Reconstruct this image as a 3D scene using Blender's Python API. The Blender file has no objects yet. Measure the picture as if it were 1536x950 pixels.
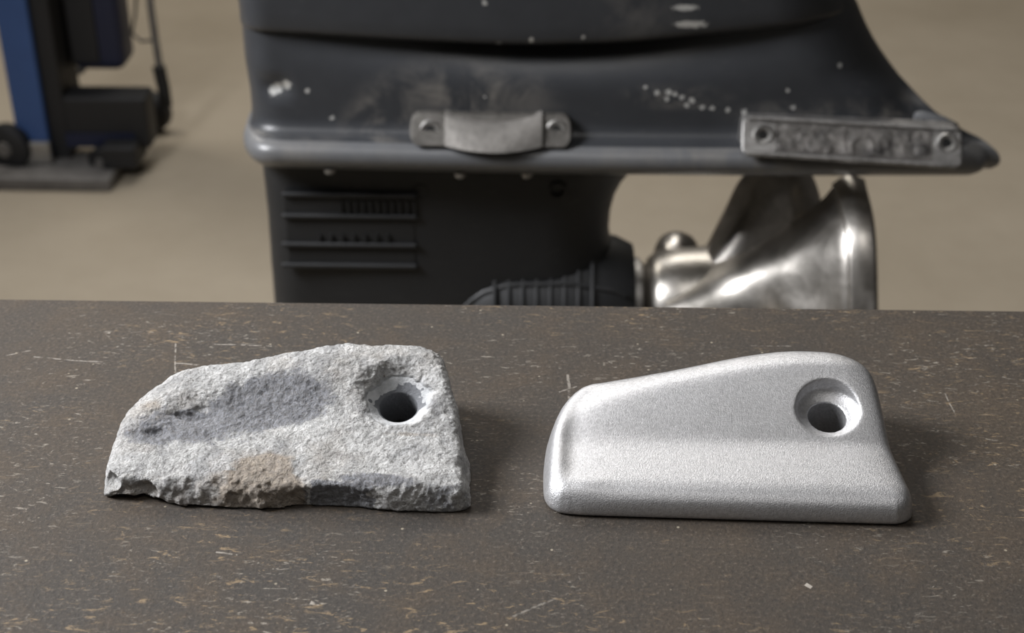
import bpy, bmesh, math, random
import numpy as np
from mathutils import Vector, Matrix
rng = random.Random(7)
scn = bpy.context.scene
COL = scn.collection

# ------------------------------------------------------------------ camera, light, exposure
F_PX, PITCH, ROLL, TZ = 2100.0, math.radians(30), math.radians(0.67), 0.9
CAM = np.array([0, 0, TZ + 0.29])
cam_d = bpy.data.cameras.new('camera'); cam = bpy.data.objects.new('camera', cam_d); COL.objects.link(cam)
cam_d.sensor_width = 36; cam_d.lens = F_PX / 1536 * 36
cam_d.clip_start = 0.02; cam_d.clip_end = 60
cam_d.dof.use_dof = True; cam_d.dof.focus_distance = 0.478; cam_d.dof.aperture_fstop = 15.0
fw = Vector((0, math.cos(PITCH), -math.sin(PITCH))); rt = Vector((1, 0, 0)); up = rt.cross(fw)
cr, sr = math.cos(ROLL), math.sin(ROLL)
X = rt * cr + up * sr; Yv = up * cr - rt * sr
M = Matrix((X, Yv, -fw)).transposed().to_4x4(); M.translation = Vector(CAM)
cam.matrix_world = M
scn.camera = cam

world = bpy.data.worlds.new('world'); scn.world = world; world.use_nodes = True
wb = world.node_tree.nodes['Background']
wb.inputs[0].default_value = (0.80, 0.86, 1.0, 1); wb.inputs[1].default_value = 0.16

def area(name, loc, target, size, power, color, size_y=None):
    d = bpy.data.lights.new(name, 'AREA'); d.energy = power; d.color = color
    d.shape = 'RECTANGLE'; d.size = size; d.size_y = size_y or size
    o = bpy.data.objects.new(name, d); COL.objects.link(o); o.location = loc
    o.rotation_euler = (Vector(target) - Vector(loc)).to_track_quat('-Z', 'Y').to_euler()
    return o
area('bench_lamp', (-1.15, 0.58, 1.72), (0, 0.42, 0.9), 0.5, 46, (0.97, 0.975, 1.0))
area('unseen_overhead_light', (-0.5, 2.9, 3.6), (0.0, 0.6, 0.9), 1.3, 30, (0.98, 0.98, 1.0))
area('unseen_overhead_light', (0.2, 5.0, 4.25), (0.2, 4.6, 0), 2.4, 70, (1.0, 0.94, 0.85))  # added ambient fill over the floor, source unseen
area('unseen_overhead_light', (-2.3, 3.3, 3.3), (-0.6, 2.9, 0), 1.0, 38, (1.0, 0.94, 0.85))
area('unseen_overhead_light', (0.0, -1.2, 4.25), (0.0, -1.0, 0), 1.6, 24, (1.0, 0.97, 0.94))  # added front fill for the sides facing the camera, source unseen

vs = scn.view_settings
vs.view_transform = 'Standard'; vs.look = 'None'; vs.exposure = 0.0; vs.gamma = 1.0
vs.use_curve_mapping = False

# ------------------------------------------------------------------ helpers
def ray(px, py):
    a = (px - 768) / F_PX; b = (py - 475) / F_PX
    u = a * cr + b * sr; v = -a * sr + b * cr
    return np.array([u, math.cos(PITCH) - v * math.sin(PITCH), -math.sin(PITCH) - v * math.cos(PITCH)])
def onz(px, py, z):
    d = ray(px, py); return CAM + d * ((z - CAM[2]) / d[2])
def ony(px, py, y):
    d = ray(px, py); return CAM + d * ((y - CAM[1]) / d[1])

def tag(o, label=None, cat=None, kind=None, group=None):
    if label: o['label'] = label
    if cat: o['category'] = cat
    if kind: o['kind'] = kind
    if group: o['group'] = group
    return o
def empty(name, loc, label, cat):
    o = bpy.data.objects.new(name, None); COL.objects.link(o); o.location = loc
    o.empty_display_size = 0.02
    return tag(o, label, cat)
def world_origin(o):
    p = Vector((0, 0, 0))
    while o is not None:
        p += Vector(o.location); o = o.parent
    return p

class MB:
    """collects geometry in world coordinates"""
    def __init__(self): self.v = []; self.f = []
    def add(self, verts, faces):
        n = len(self.v); self.v += [tuple(map(float, p)) for p in verts]
        self.f += [tuple(i + n for i in q) for q in faces]; return self
    def box(self, lo, hi, rot=None, piv=None):
        x0, y0, z0 = lo; x1, y1, z1 = hi
        vs_ = [Vector(p) for p in ((x0,y0,z0),(x1,y0,z0),(x1,y1,z0),(x0,y1,z0),(x0,y0,z1),(x1,y0,z1),(x1,y1,z1),(x0,y1,z1))]
        if rot is not None:
            piv = Vector(piv) if piv is not None else (Vector(lo) + Vector(hi)) / 2
            vs_ = [rot @ (p - piv) + piv for p in vs_]
        return self.add(vs_, [(0,3,2,1),(4,5,6,7),(0,1,5,4),(1,2,6,5),(2,3,7,6),(3,0,4,7)])
    def grid(self, P, wrap_u=False, wrap_v=False, flip=False):
        P = np.asarray(P); nu, nv = P.shape[:2]
        fs = []
        for i in range(nu if wrap_u else nu - 1):
            for j in range(nv if wrap_v else nv - 1):
                a, b, c, d = i*nv+j, ((i+1)%nu)*nv+j, ((i+1)%nu)*nv+(j+1)%nv, i*nv+(j+1)%nv
                fs.append((a, d, c, b) if flip else (a, b, c, d))
        return self.add(P.reshape(-1, 3), fs)
    def lathe(self, base, axis, prof, n=24, cap=True):
        """prof: list of (t along axis, radius)"""
        ax = Vector(axis).normalized(); q = ax.orthogonal().normalized(); w = ax.cross(q)
        P = []
        for t, r in prof:
            P.append([Vector(base) + ax*t + (q*math.cos(2*math.pi*k/n) + w*math.sin(2*math.pi*k/n))*r for k in range(n)])
        n0 = len(self.v)
        self.grid([[tuple(p) for p in row] for row in P], wrap_v=True, flip=True)
        if cap:
            self.f.append(tuple(n0 + k for k in reversed(range(n))))
            m = n0 + (len(prof)-1)*n
            self.f.append(tuple(m + k for k in range(n)))
        return self
    def tube(self, pts, r, n=10):
        pts = [Vector(p) for p in pts]; rows = []
        for i, p in enumerate(pts):
            t = (pts[min(i+1, len(pts)-1)] - pts[max(i-1, 0)]).normalized()
            q = t.cross(Vector((0.13, 0.9, 0.4))).normalized(); w = t.cross(q)
            rows.append([tuple(p + (q*math.cos(2*math.pi*k/n)+w*math.sin(2*math.pi*k/n))*r) for k in range(n)])
        n0 = len(self.v); self.grid(rows, wrap_v=True, flip=True)
        self.f.append(tuple(n0 + k for k in reversed(range(n)))); m = n0 + (len(pts)-1)*n
        self.f.append(tuple(m + k for k in range(n)))
        return self
    def build(self, name, mat, parent=None, smooth=True, bevel=0, label=None, subsurf=0, angle=40, origin=None):
        if parent is not None: o0 = world_origin(parent)
        else: o0 = Vector(origin or (0, 0, 0))
        me = bpy.data.meshes.new(name)
        me.from_pydata([Vector(p) - o0 for p in self.v], [], self.f); me.update()
        bm = bmesh.new(); bm.from_mesh(me); bmesh.ops.recalc_face_normals(bm, faces=bm.faces[:])
        for fc in bm.faces: fc.smooth = smooth
        if smooth:
            lim = math.radians(angle)
            for e in bm.edges:
                if len(e.link_faces) == 2 and e.calc_face_angle(0) > lim: e.smooth = False
        bm.to_mesh(me); bm.free()
        me.materials.append(mat)
        o = bpy.data.objects.new(name, me); COL.objects.link(o)
        if parent is not None: o.parent = parent
        else: o.location = o0
        if bevel:
            m = o.modifiers.new('bevel', 'BEVEL'); m.width = bevel; m.segments = 3; m.limit_method = 'ANGLE'
            m.angle_limit = math.radians(35)
        if subsurf:
            m = o.modifiers.new('sub', 'SUBSURF'); m.levels = subsurf; m.render_levels = subsurf
        if label: o['label'] = label
        return o

# ------------------------------------------------------------------ material helpers
class NT:
    def __init__(self, name):
        self.m = bpy.data.materials.new(name); self.m.use_nodes = True
        self.t = self.m.node_tree; self.b = self.t.nodes['Principled BSDF']
    def n(self, typ, **kw):
        nd = self.t.nodes.new(typ)
        for k, v in kw.items():
            if k.startswith('i_'):
                key = k[2:]; key = int(key) if key.isdigit() else key.replace('_', ' ')
                self.set(nd.inputs[key], v)
            else: setattr(nd, k, v)
        return nd
    def set(self, sock, v):
        if isinstance(v, bpy.types.NodeSocket): self.t.links.new(v, sock)
        else:
            if isinstance(v, (tuple, list)) and len(v) == 3 and sock.type == 'RGBA': v = (*v, 1)
            sock.default_value = v
    def math(self, op, a, b=0.0, c=0.0, clamp=False):
        nd = self.n('ShaderNodeMath', operation=op, use_clamp=clamp)
        self.set(nd.inputs[0], a); self.set(nd.inputs[1], b); self.set(nd.inputs[2], c)
        return nd.outputs[0]
    def vmath(self, op, a, b=(0, 0, 0)):
        nd = self.n('ShaderNodeVectorMath', operation=op); self.set(nd.inputs[0], a); self.set(nd.inputs[1], b)
        return nd.outputs['Value'] if op in ('LENGTH', 'DISTANCE', 'DOT_PRODUCT') else nd.outputs[0]
    def obj(self): return self.n('ShaderNodeTexCoord').outputs['Object']
    def noise(self, vec, scale, detail=4, rough=0.55, dist=0.0, out='Fac'):
        nd = self.n('ShaderNodeTexNoise'); self.set(nd.inputs['Vector'], vec)
        nd.inputs['Scale'].default_value = scale; nd.inputs['Detail'].default_value = detail
        nd.inputs['Roughness'].default_value = rough; nd.inputs['Distortion'].default_value = dist
        return nd.outputs[out]
    def vor(self, vec, scale, feature='F1', out='Distance', rnd=1.0):
        nd = self.n('ShaderNodeTexVoronoi', feature=feature); self.set(nd.inputs['Vector'], vec)
        nd.inputs['Scale'].default_value = scale; nd.inputs['Randomness'].default_value = rnd
        return nd.outputs[out]
    def ramp(self, fac, stops):
        nd = self.n('ShaderNodeValToRGB'); self.set(nd.inputs[0], fac); cr_ = nd.color_ramp
        while len(cr_.elements) < len(stops): cr_.elements.new(0.5)
        for e, (p, c) in zip(cr_.elements, stops):
            e.position = p; e.color = (c, c, c, 1) if isinstance(c, (int, float)) else (*c, 1)
        return nd.outputs[0]
    def mix(self, fac, a, b, mode='MIX'):
        nd = self.n('ShaderNodeMix', data_type='RGBA', blend_type=mode)
        self.set(nd.inputs[0], fac); self.set(nd.inputs[6], a); self.set(nd.inputs[7], b)
        return nd.outputs[2]
    def scale(self, vec, s):
        nd = self.n('ShaderNodeMapping'); self.set(nd.inputs['Vector'], vec); nd.inputs['Scale'].default_value = s
        return nd.outputs[0]
    def bump(self, h, dist, strength=1.0, normal=None):
        nd = self.n('ShaderNodeBump'); self.set(nd.inputs['Height'], h)
        nd.inputs['Distance'].default_value = dist; nd.inputs['Strength'].default_value = strength
        if normal is not None: self.set(nd.inputs['Normal'], normal)
        return nd.outputs[0]
    def out(self, **kw):
        for k, v in kw.items():
            self.set(self.b.inputs[k.replace('_', ' ')], v)
        return self.m

def mat_plain(name, col, rough=0.5, metal=0.0, var=0.12, scale=30, bump=0.0):
    t = NT(name); v = t.obj(); n = t.noise(v, scale, 5)
    dark = tuple(c * (1 - var) for c in col); lite = tuple(min(1, c * (1 + var)) for c in col)
    kw = dict(Base_Color=t.mix(n, dark, lite), Roughness=t.math('ADD', rough - 0.06, t.math('MULTIPLY', n, 0.12)), Metallic=metal)
    if bump: kw['Normal'] = t.bump(t.noise(v, scale * 8, 3), bump)
    return t.out(**kw)

def mat_concrete():
    t = NT('concrete_floor'); v = t.obj()
    big = t.noise(v, 1.3, 6, 0.6); sm = t.noise(v, 14, 6, 0.65)
    c = t.ramp(big, [(0.3, (0.30, 0.255, 0.19)), (0.7, (0.42, 0.365, 0.285))])
    c = t.mix(t.math('MULTIPLY', sm, 0.45), c, (0.27, 0.225, 0.165))
    return t.out(Base_Color=c, Roughness=t.math('ADD', 0.55, t.math('MULTIPLY', sm, 0.2)), Normal=t.bump(sm, 0.002))

def seg_mask(t, v, a, b, w):
    """mask of a scratch: a thin line from a to b on the sheet (metres, object space)"""
    a = Vector(a); b = Vector(b); d = b - a; L = d.length; d.normalize()
    rel = t.vmath('SUBTRACT', v, tuple(a))
    al = t.vmath('DOT_PRODUCT', rel, tuple(d)); pr = t.vmath('DOT_PRODUCT', rel, (-d.y, d.x, 0))
    m = t.math('LESS_THAN', t.math('ABSOLUTE', pr), w)
    m = t.math('MULTIPLY', m, t.math('GREATER_THAN', al, 0.0))
    return t.math('MULTIPLY', m, t.math('LESS_THAN', al, L))

def mat_sheet(segs):
    t = NT('worn_steel_sheet'); v = t.obj()
    big = t.noise(v, 7, 6, 0.6, 0.6); mid = t.noise(v, 42, 7, 0.65, 0.4); fine = t.noise(v, 700, 5, 0.7)
    vst = t.scale(v, (0.35, 1.0, 1.0)); streak = t.noise(vst, 420, 6, 0.7, 0.8)
    c = t.ramp(big, [(0.28, (0.037, 0.033, 0.029)), (0.52, (0.045, 0.0365, 0.0285)), (0.75, (0.056, 0.043, 0.0305))])
    c = t.mix(t.ramp(mid, [(0.45, 0.0), (0.68, 0.6)]), c, (0.070, 0.051, 0.034))
    c = t.mix(t.ramp(fine, [(0.3, 0.75), (0.5, 0.0)]), c, (0.018, 0.016, 0.015))
    c = t.mix(t.ramp(fine, [(0.56, 0.0), (0.74, 0.8)]), c, (0.15, 0.12, 0.095))
    rust = t.math('MULTIPLY', t.ramp(streak, [(0.575, 0.0), (0.65, 1.0)]), t.ramp(t.noise(t.scale(v, (.6, 1, 1)), 13, 6, 0.65), [(0.47, 0.0), (0.60, 1.0)]))
    c = t.mix(t.math('MULTIPLY', rust, 0.75), c, (0.23, 0.165, 0.095))
    pale = t.math('MULTIPLY', t.ramp(t.noise(vst, 700, 4, 0.6, 1.0), [(0.60, 0.0), (0.68, 1.0)]), t.ramp(t.noise(v, 27, 3), [(0.45, 0.0), (0.6, 1.0)]))
    c = t.mix(t.math('MULTIPLY', pale, 0.6), c, (0.30, 0.27, 0.225))
    spk = t.vor(v, 95)
    c = t.mix(t.math('MULTIPLY', t.ramp(spk, [(0.035, 1.0), (0.06, 0.0)]), 0.7), c, (0.32, 0.28, 0.21))
    brk = t.ramp(t.noise(v, 380, 3), [(0.42, 0.0), (0.55, 1.0)])
    for a, b, w, s in segs:
        c = t.mix(t.math('MULTIPLY', t.math('MULTIPLY', seg_mask(t, t.vmath('ADD', v, t.vmath('MULTIPLY', t.noise(v, 60, 2, out='Color'), (0.002, 0.002, 0))), a, b, w), brk), s), c, (0.34, 0.31, 0.27))
    h = t.math('ADD', t.math('MULTIPLY', fine, 0.6), t.math('MULTIPLY', mid, 0.9))
    r = t.math('ADD', 0.60, t.math('MULTIPLY', mid, 0.25))
    return t.out(Base_Color=c, Roughness=r, Metallic=0.0, Specular_IOR_Level=0.35, Normal=t.bump(h, 0.0006, 0.8))

def mat_cast():
    t = NT('cast_aluminium'); v = t.obj()
    fine = t.noise(v, 2200, 3, 0.6); mid = t.noise(v, 90, 4)
    g = t.noise(v, 900, 4, 0.65)
    c = t.ramp(g, [(0.35, (0.48, 0.48, 0.49)), (0.65, (0.63, 0.63, 0.64))])
    return t.out(Base_Color=c, Metallic=0.85, Roughness=t.math('ADD', 0.38, t.math('MULTIPLY', mid, 0.10)),
                 Normal=t.bump(fine, 0.00022, 0.7))

def mat_corroded():
    t = NT('corroded_zinc'); v = t.obj()
    att = t.n('ShaderNodeAttribute', attribute_name='wear_shade'); sp = t.n('ShaderNodeSeparateColor'); t.set(sp.inputs[0], att.outputs['Color'])
    dk, tan, smo = sp.outputs[0], sp.outputs[1], sp.outputs[2]
    n1 = t.noise(v, 130, 7, 0.68, 0.25); n2 = t.noise(v, 420, 6, 0.72, 0.2); n5 = t.noise(v, 75, 8, 0.72, 0.2); n3 = t.noise(v, 1400, 4, 0.7); n4 = t.noise(v, 45, 5, 0.6)
    c = t.ramp(n1, [(0.32, (0.34, 0.34, 0.345)), (0.48, (0.60, 0.598, 0.588)), (0.64, (0.80, 0.797, 0.785))])
    c = t.mix(t.ramp(n4, [(0.50, 0.0), (0.68, 0.5)]), c, (0.50, 0.44, 0.375))
    c = t.mix(t.ramp(t.noise(v, 62, 6, 0.65), [(0.52, 0.0), (0.66, 0.6)]), c, (0.37, 0.375, 0.39))
    c = t.mix(t.ramp(t.noise(v, 88, 6, 0.65), [(0.54, 0.0), (0.66, 0.6)]), c, (0.80, 0.795, 0.785))
    # bare bluish metal where crust has gone, plus painted shade in notch and bore
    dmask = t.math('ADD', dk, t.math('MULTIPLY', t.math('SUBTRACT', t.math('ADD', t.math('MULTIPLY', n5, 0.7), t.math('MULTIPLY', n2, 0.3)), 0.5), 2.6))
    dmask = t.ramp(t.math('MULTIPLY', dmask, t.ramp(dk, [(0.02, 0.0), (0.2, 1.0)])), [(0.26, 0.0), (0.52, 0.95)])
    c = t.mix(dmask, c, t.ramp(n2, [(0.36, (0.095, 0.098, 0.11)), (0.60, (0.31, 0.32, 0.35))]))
    tmask = t.ramp(t.math('ADD', tan, t.math('MULTIPLY', t.math('SUBTRACT', n1, 0.5), 0.9)), [(0.35, 0.0), (0.65, 0.85)])
    c = t.mix(tmask, c, t.ramp(n2, [(0.3, (0.24, 0.185, 0.13)), (0.7, (0.56, 0.47, 0.37))]))
    c = t.mix(t.math('MULTIPLY', t.ramp(n3, [(0.33, 0.8), (0.49, 0.0)]), t.math('SUBTRACT', 1.0, smo)), c, (0.17, 0.155, 0.14))
    pits = t.ramp(t.vor(v, 210), [(0.06, 0.75), (0.13, 0.0)])
    c = t.mix(t.math('MULTIPLY', pits, t.ramp(n4, [(0.48, 0.0), (0.6, 1.0)])), c, (0.16, 0.12, 0.085))
    fl_ = t.vor(t.vmath('ADD', v, t.vmath('MULTIPLY', t.noise(v, 300, 3, out='Color'), (.004, .004, .004))), 520)
    h = t.math('ADD', t.math('MULTIPLY', n2, 0.5), t.math('ADD', t.math('MULTIPLY', n3, 0.65), t.math('MULTIPLY', t.noise(v, 3200, 3, 0.7), 0.35)))
    h = t.math('ADD', h, t.math('MULTIPLY', fl_, 0.45))
    c = t.mix(t.math('MULTIPLY', t.ramp(fl_, [(0.15, 0.0), (0.75, 0.30)]), t.math('SUBTRACT', 1.0, smo)), c, (0.20, 0.195, 0.19))
    c = t.mix(t.math('MULTIPLY', smo, 0.8), c, t.mix(t.ramp(n1, [(0.4, 0.0), (0.6, 1.0)]), (0.36, 0.37, 0.38), (0.52, 0.53, 0.54)))
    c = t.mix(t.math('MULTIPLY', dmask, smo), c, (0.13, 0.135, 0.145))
    h = t.math('ADD', h, t.math('MULTIPLY', n1, 1.0))
    h = t.math('MULTIPLY', h, t.math('SUBTRACT', 1.0, t.math('MULTIPLY', smo, 0.75)))
    return t.out(Base_Color=c, Roughness=0.8, Metallic=0.0, Normal=t.bump(h, 0.0019, 0.95))

def spots_mask(t, v, spots, jag=0.6):
    """paint chips and painted highlights: union of small irregular blobs (centre, (rx, rz))"""
    tot = None
    nz = t.math('MULTIPLY', t.math('SUBTRACT', t.noise(v, 700, 3, 0.7), 0.45), jag * 4)
    for c, r in spots:
        d = t.vmath('LENGTH', t.vmath('MULTIPLY', t.vmath('SUBTRACT', v, tuple(c)), (1 / r[0], 0.0, 1 / r[1])))
        m = t.math('LESS_THAN', t.math('ADD', d, nz), 1.0)
        tot = m if tot is None else t.math('MAXIMUM', tot, m)
    return tot
def blob(t, v, c, r):
    d = t.vmath('LENGTH', t.vmath('MULTIPLY', t.vmath('SUBTRACT', v, tuple(c)), (1 / r[0], 0.0, 1 / r[1])))
    return t.ramp(d, [(0.0, 1.0), (1.0, 0.0)])

def mat_paint(name, col, rough, spots=(), dust=()):
    t = NT(name); v = t.obj()
    n = t.noise(v, 60, 5); n2 = t.noise(v, 26, 7, 0.7, 0.8); n3 = t.noise(t.scale(v, (0.25, 1, 1)), 180, 5, 0.7)
    c = t.mix(n, tuple(x * 0.85 for x in col), tuple(x * 1.15 for x in col))
    c = t.mix(t.ramp(n3, [(0.60, 0.0), (0.8, 0.25)]), c, (0.13, 0.125, 0.12))
    for p, r, s in dust:
        m = t.math('MULTIPLY', blob(t, v, p, r), t.ramp(n2, [(0.42, 0.0), (0.62, 1.0)]))
        c = t.mix(t.math('MULTIPLY', m, s), c, (0.20, 0.185, 0.165))
    metal = 0.0; rr = t.math('ADD', rough - 0.05, t.math('MULTIPLY', n2, 0.18))
    if spots:
        m = spots_mask(t, v, spots)
        c = t.mix(m, c, (0.62, 0.62, 0.60)); metal = t.math('MULTIPLY', m, 0.5)
    return t.out(Base_Color=c, Roughness=rr, Metallic=metal)

def mat_worn_metal(name, a, b, rough=0.45, scale=70, bump=0.0006, metal=0.9):
    t = NT(name); v = t.obj(); n = t.noise(v, scale, 6, 0.68, 0.6); n2 = t.noise(v, scale * 5, 5, 0.7)
    c = t.ramp(t.math('ADD', t.math('MULTIPLY', n, 0.7), t.math('MULTIPLY', n2, 0.3)), [(0.36, a), (0.64, b)])
    return t.out(Base_Color=c, Metallic=metal, Roughness=t.math('ADD', rough - 0.08, t.math('MULTIPLY', n, 0.2)), Normal=t.bump(n2, bump))

# ------------------------------------------------------------------ floor
mb = MB(); mb.box((-4.5, -2.0, -0.06), (4.5, 8.0, 0.0))
fl = mb.build('floor', mat_concrete(), smooth=False); tag(fl, 'beige brown concrete workshop floor', None, 'structure')
m_wall = mat_plain('wall_paint', (0.12, 0.117, 0.113), 0.8, 0, .06, 3)
for nm, lo, hi in (('wall_back', (-4.5, 8.0, -.06), (4.5, 8.1, 4.5)), ('wall_front', (-4.5, -2.1, -.06), (4.5, -2.0, 4.5)),
                   ('wall_left', (-4.6, -2.1, -.06), (-4.5, 8.1, 4.5)), ('wall_right', (4.5, -2.1, -.06), (4.6, 8.1, 4.5)),
                   ('ceiling', (-4.6, -2.1, 4.5), (4.6, 8.1, 4.6))):
    mb = MB(); mb.box(lo, hi); w_ = mb.build(nm, m_wall, smooth=False); tag(w_, 'plain grey painted workshop ' + nm.replace('_', ' '), None, 'structure')

# ------------------------------------------------------------------ workbench
EDGE = 0.5124
bench = empty('workbench', (0, 0.13, 0), 'workbench with a dark rust-flecked steel sheet top carrying the two anodes', 'workbench')
def sg(px0, py0, px1, py1, w, s):
    a = onz(px0, py0, TZ); b = onz(px1, py1, TZ); o = np.array([0, 0.13, 0])
    return (tuple(a - o)[:2] + (0,), tuple(b - o)[:2] + (0,), w, s)
segs = [sg(322, 515, 412, 517, .00028, .8), sg(268, 512, 267, 558, .0003, .6), sg(267, 543, 300, 546, .0004, .6),
        sg(55, 533, 160, 542, .00035, .6), sg(10, 532, 50, 524, .0003, .5), sg(1420, 588, 1436, 618, .0003, .5),
        sg(855, 560, 858, 600, .0005, .5), sg(842, 586, 868, 578, .0004, .5), sg(1130, 516, 1190, 518, .0003, .5),
        sg(330, 826, 362, 829, .0004, .6), sg(1212, 873, 1222, 878, .0008, .9), sg(470, 901, 484, 903, .0008, .8),
        sg(160, 496, 170, 497, .0009, .8), sg(775, 923, 840, 893, .0004, .35)]
mb = MB(); mb.box((-0.8, -0.25, TZ - 0.008), (0.8, EDGE, TZ))
mb.build('tabletop', mat_sheet(segs), bench, smooth=False, bevel=0.0012)
m_frame = mat_plain('black_frame_paint', (0.03, 0.03, 0.032), 0.5)
for lo, hi in (((-0.74, -0.2, TZ - .058), (0.74, -0.16, TZ - .008)), ((-0.74, EDGE - .09, TZ - .058), (0.74, EDGE - .05, TZ - .008)),
               ((-0.74, -0.16, TZ - .058), (-0.70, EDGE - .09, TZ - .008)), ((0.70, -0.16, TZ - .058), (0.74, EDGE - .09, TZ - .008))):
    mb = MB(); mb.box(lo, hi); mb.build('frame_rail', m_frame, bench, smooth=False, bevel=0.003)
for sx in (-1, 1):
    for yy in (-0.18, EDGE - .07):
        mb = MB(); mb.box((sx*.72 - .02, yy - .02, 0), (sx*.72 + .02, yy + .02, TZ - .058))
        mb.build('leg', m_frame, bench, smooth=False, bevel=0.003)

# ------------------------------------------------------------------ distance-field anodes
def surface_net(F, org, h):
    S = F < 0
    nx, ny, nz = F.shape
    cnt = np.zeros((nx-1, ny-1, nz-1), np.int8)
    for a in (0, 1):
        for b in (0, 1):
            for c in (0, 1): cnt += S[a:nx-1+a, b:ny-1+b, c:nz-1+c]
    cell = (cnt > 0) & (cnt < 8)
    idx = np.full(cell.shape, -1, np.int64); I = np.argwhere(cell); idx[cell] = np.arange(len(I))
    acc = np.zeros((len(I), 3)); num = np.zeros(len(I))
    corners = [(a, b, c) for a in (0, 1) for b in (0, 1) for c in (0, 1)]
    for p in corners:
        for ax in range(3):
            if p[ax]: continue
            q = list(p); q[ax] = 1
            fa = F[I[:, 0]+p[0], I[:, 1]+p[1], I[:, 2]+p[2]]; fb = F[I[:, 0]+q[0], I[:, 1]+q[1], I[:, 2]+q[2]]
            cr2 = (fa < 0) != (fb < 0)
            t = np.where(cr2, fa / np.where(cr2, fa - fb, 1), 0)
            pos = np.array(p, float)[None] + t[:, None] * (np.array(q) - np.array(p))[None]
            acc[cr2] += pos[cr2]; num[cr2] += 1
    V = (I + acc / num[:, None]) * h + np.array(org)
    quads = []
    for ax in range(3):
        a1, a2 = [(1, 2), (2, 0), (0, 1)][ax]
        sl0 = [slice(None)]*3; sl1 = [slice(None)]*3
        sl0[ax] = slice(0, -1); sl1[ax] = slice(1, None)
        A = S[tuple(sl0)]; B = S[tuple(sl1)]
        for sign in (0, 1):
            E = np.argwhere((A & ~B) if sign == 0 else (~A & B))
            ok = (E[:, a1] > 0) & (E[:, a2] > 0) & (E[:, a1] < F.shape[a1]-1) & (E[:, a2] < F.shape[a2]-1)
            E = E[ok]
            def cellid(d1, d2):
                e = E.copy(); e[:, a1] -= d1; e[:, a2] -= d2
                return idx[e[:, 0], e[:, 1], e[:, 2]]
            q = np.stack([cellid(1, 1), cellid(0, 1), cellid(0, 0), cellid(1, 0)], 1)
            quads.append(q if sign == 0 else q[:, ::-1])
    return V, np.concatenate(quads)

def smax(a, b, k): return 0.5 * (a + b + np.sqrt((a - b) ** 2 + k * k))
def smin(a, b, k): return 0.5 * (a + b - np.sqrt((a - b) ** 2 + k * k))

def spline(pts, n=3):
    P = np.array(pts, float); m = len(P); out = []
    for i in range(m):
        p0, p1, p2, p3 = P[i-1], P[i], P[(i+1) % m], P[(i+2) % m]
        for t in np.arange(n) / n:
            out.append(0.5*((2*p1) + (-p0+p2)*t + (2*p0-5*p1+4*p2-p3)*t*t + (-p0+3*p1-3*p2+p3)*t**3))
    return np.array(out)
def poly_sd(x, y, P):
    x, y = np.broadcast_arrays(x, y)
    d = np.full(x.shape, 1e9); s = np.ones(x.shape)
    for i in range(len(P)):
        a = P[i]; b = P[i-1]; e = b - a
        wx, wy = x - a[0], y - a[1]
        t = np.clip((wx*e[0] + wy*e[1]) / (e @ e), 0, 1)
        d = np.minimum(d, (wx - e[0]*t)**2 + (wy - e[1]*t)**2)
        c1 = y >= a[1]; c2 = y < b[1]; c3 = e[0]*wy > e[1]*wx
        flip = (c1 & c2 & c3) | (~c1 & ~c2 & ~c3)
        s = np.where(flip, -s, s)
    return s * np.sqrt(d)

def vnoise(x, y, z, seed=0):
    def h(i, j, k):
        n = (i * 374761393 + j * 668265263 + k * 1442695041 + seed * 974711) & 0xFFFFFFFF
        n = ((n ^ (n >> 13)) * 1274126177) & 0xFFFFFFFF
        n = ((n ^ (n >> 16)) * 2246822519) & 0xFFFFFFFF
        return ((n ^ (n >> 15)) & 0xFFFF) / 32767.5 - 1
    xi, yi, zi = np.floor(x).astype(np.int64), np.floor(y).astype(np.int64), np.floor(z).astype(np.int64)
    fx, fy, fz = x - xi, y - yi, z - zi
    fx, fy, fz = [f*f*f*(f*(f*6-15)+10) for f in (fx, fy, fz)]
    r = 0
    for a in (0, 1):
        for b in (0, 1):
            for c in (0, 1):
                r = r + h(xi+a, yi+b, zi+c) * (fx if a else 1-fx) * (fy if b else 1-fy) * (fz if c else 1-fz)
    return r

def hole_cav(x, y, z, c, tilt, r0, depth, flare, bowl=None):
    a = np.array([0, -math.sin(tilt), math.cos(tilt)])
    qx, qy, qz = x - c[0], y - c[1], z - c[2]
    t = qy*a[1] + qz*a[2]
    r = np.sqrt(np.maximum(qx*qx + qy*qy + qz*qz - t*t, 1e-9))
    cone = (r - r0 - (t + depth) * flare) / math.sqrt(1 + flare*flare)
    if bowl:
        dd = depth / math.sqrt(1 - (r0 / bowl) ** 2)
        q = np.sqrt((r / bowl) ** 2 + (np.minimum(t, 0) / dd) ** 2)
        dish = np.where(t > 0, r - bowl - .28 * t, (q - 1) * dd * 1.6)
        return np.minimum(r - r0, dish), r, t
    return np.minimum(r - r0, np.maximum(cone, -(t + depth))), r, t

def make_sdf_mesh(f, lo, hi, h):
    ax = [np.arange(l, u + h, h) for l, u in zip(lo, hi)]
    Fv = f(ax[0][:, None, None], ax[1][None, :, None], ax[2][None, None, :])
    V, Q = surface_net(np.ascontiguousarray(np.broadcast_to(Fv, tuple(map(len, ax)))), lo, h)
    def grad(V):
        e = 0.05; g = np.empty_like(V)
        f0 = f(V[:, 0], V[:, 1], V[:, 2])
        for i in range(3):
            W = V.copy(); W[:, i] += e; g[:, i] = (f(W[:, 0], W[:, 1], W[:, 2]) - f0) / e
        return f0, g
    for _ in range(2):
        f0, g = grad(V)
        st = np.clip(f0 / np.maximum((g*g).sum(1), 0.05), -h, h)
        V = V - g * st[:, None]
    f0, g = grad(V)
    N = g / np.maximum(np.linalg.norm(g, axis=1), 1e-6)[:, None]
    return V, Q, N

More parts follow.
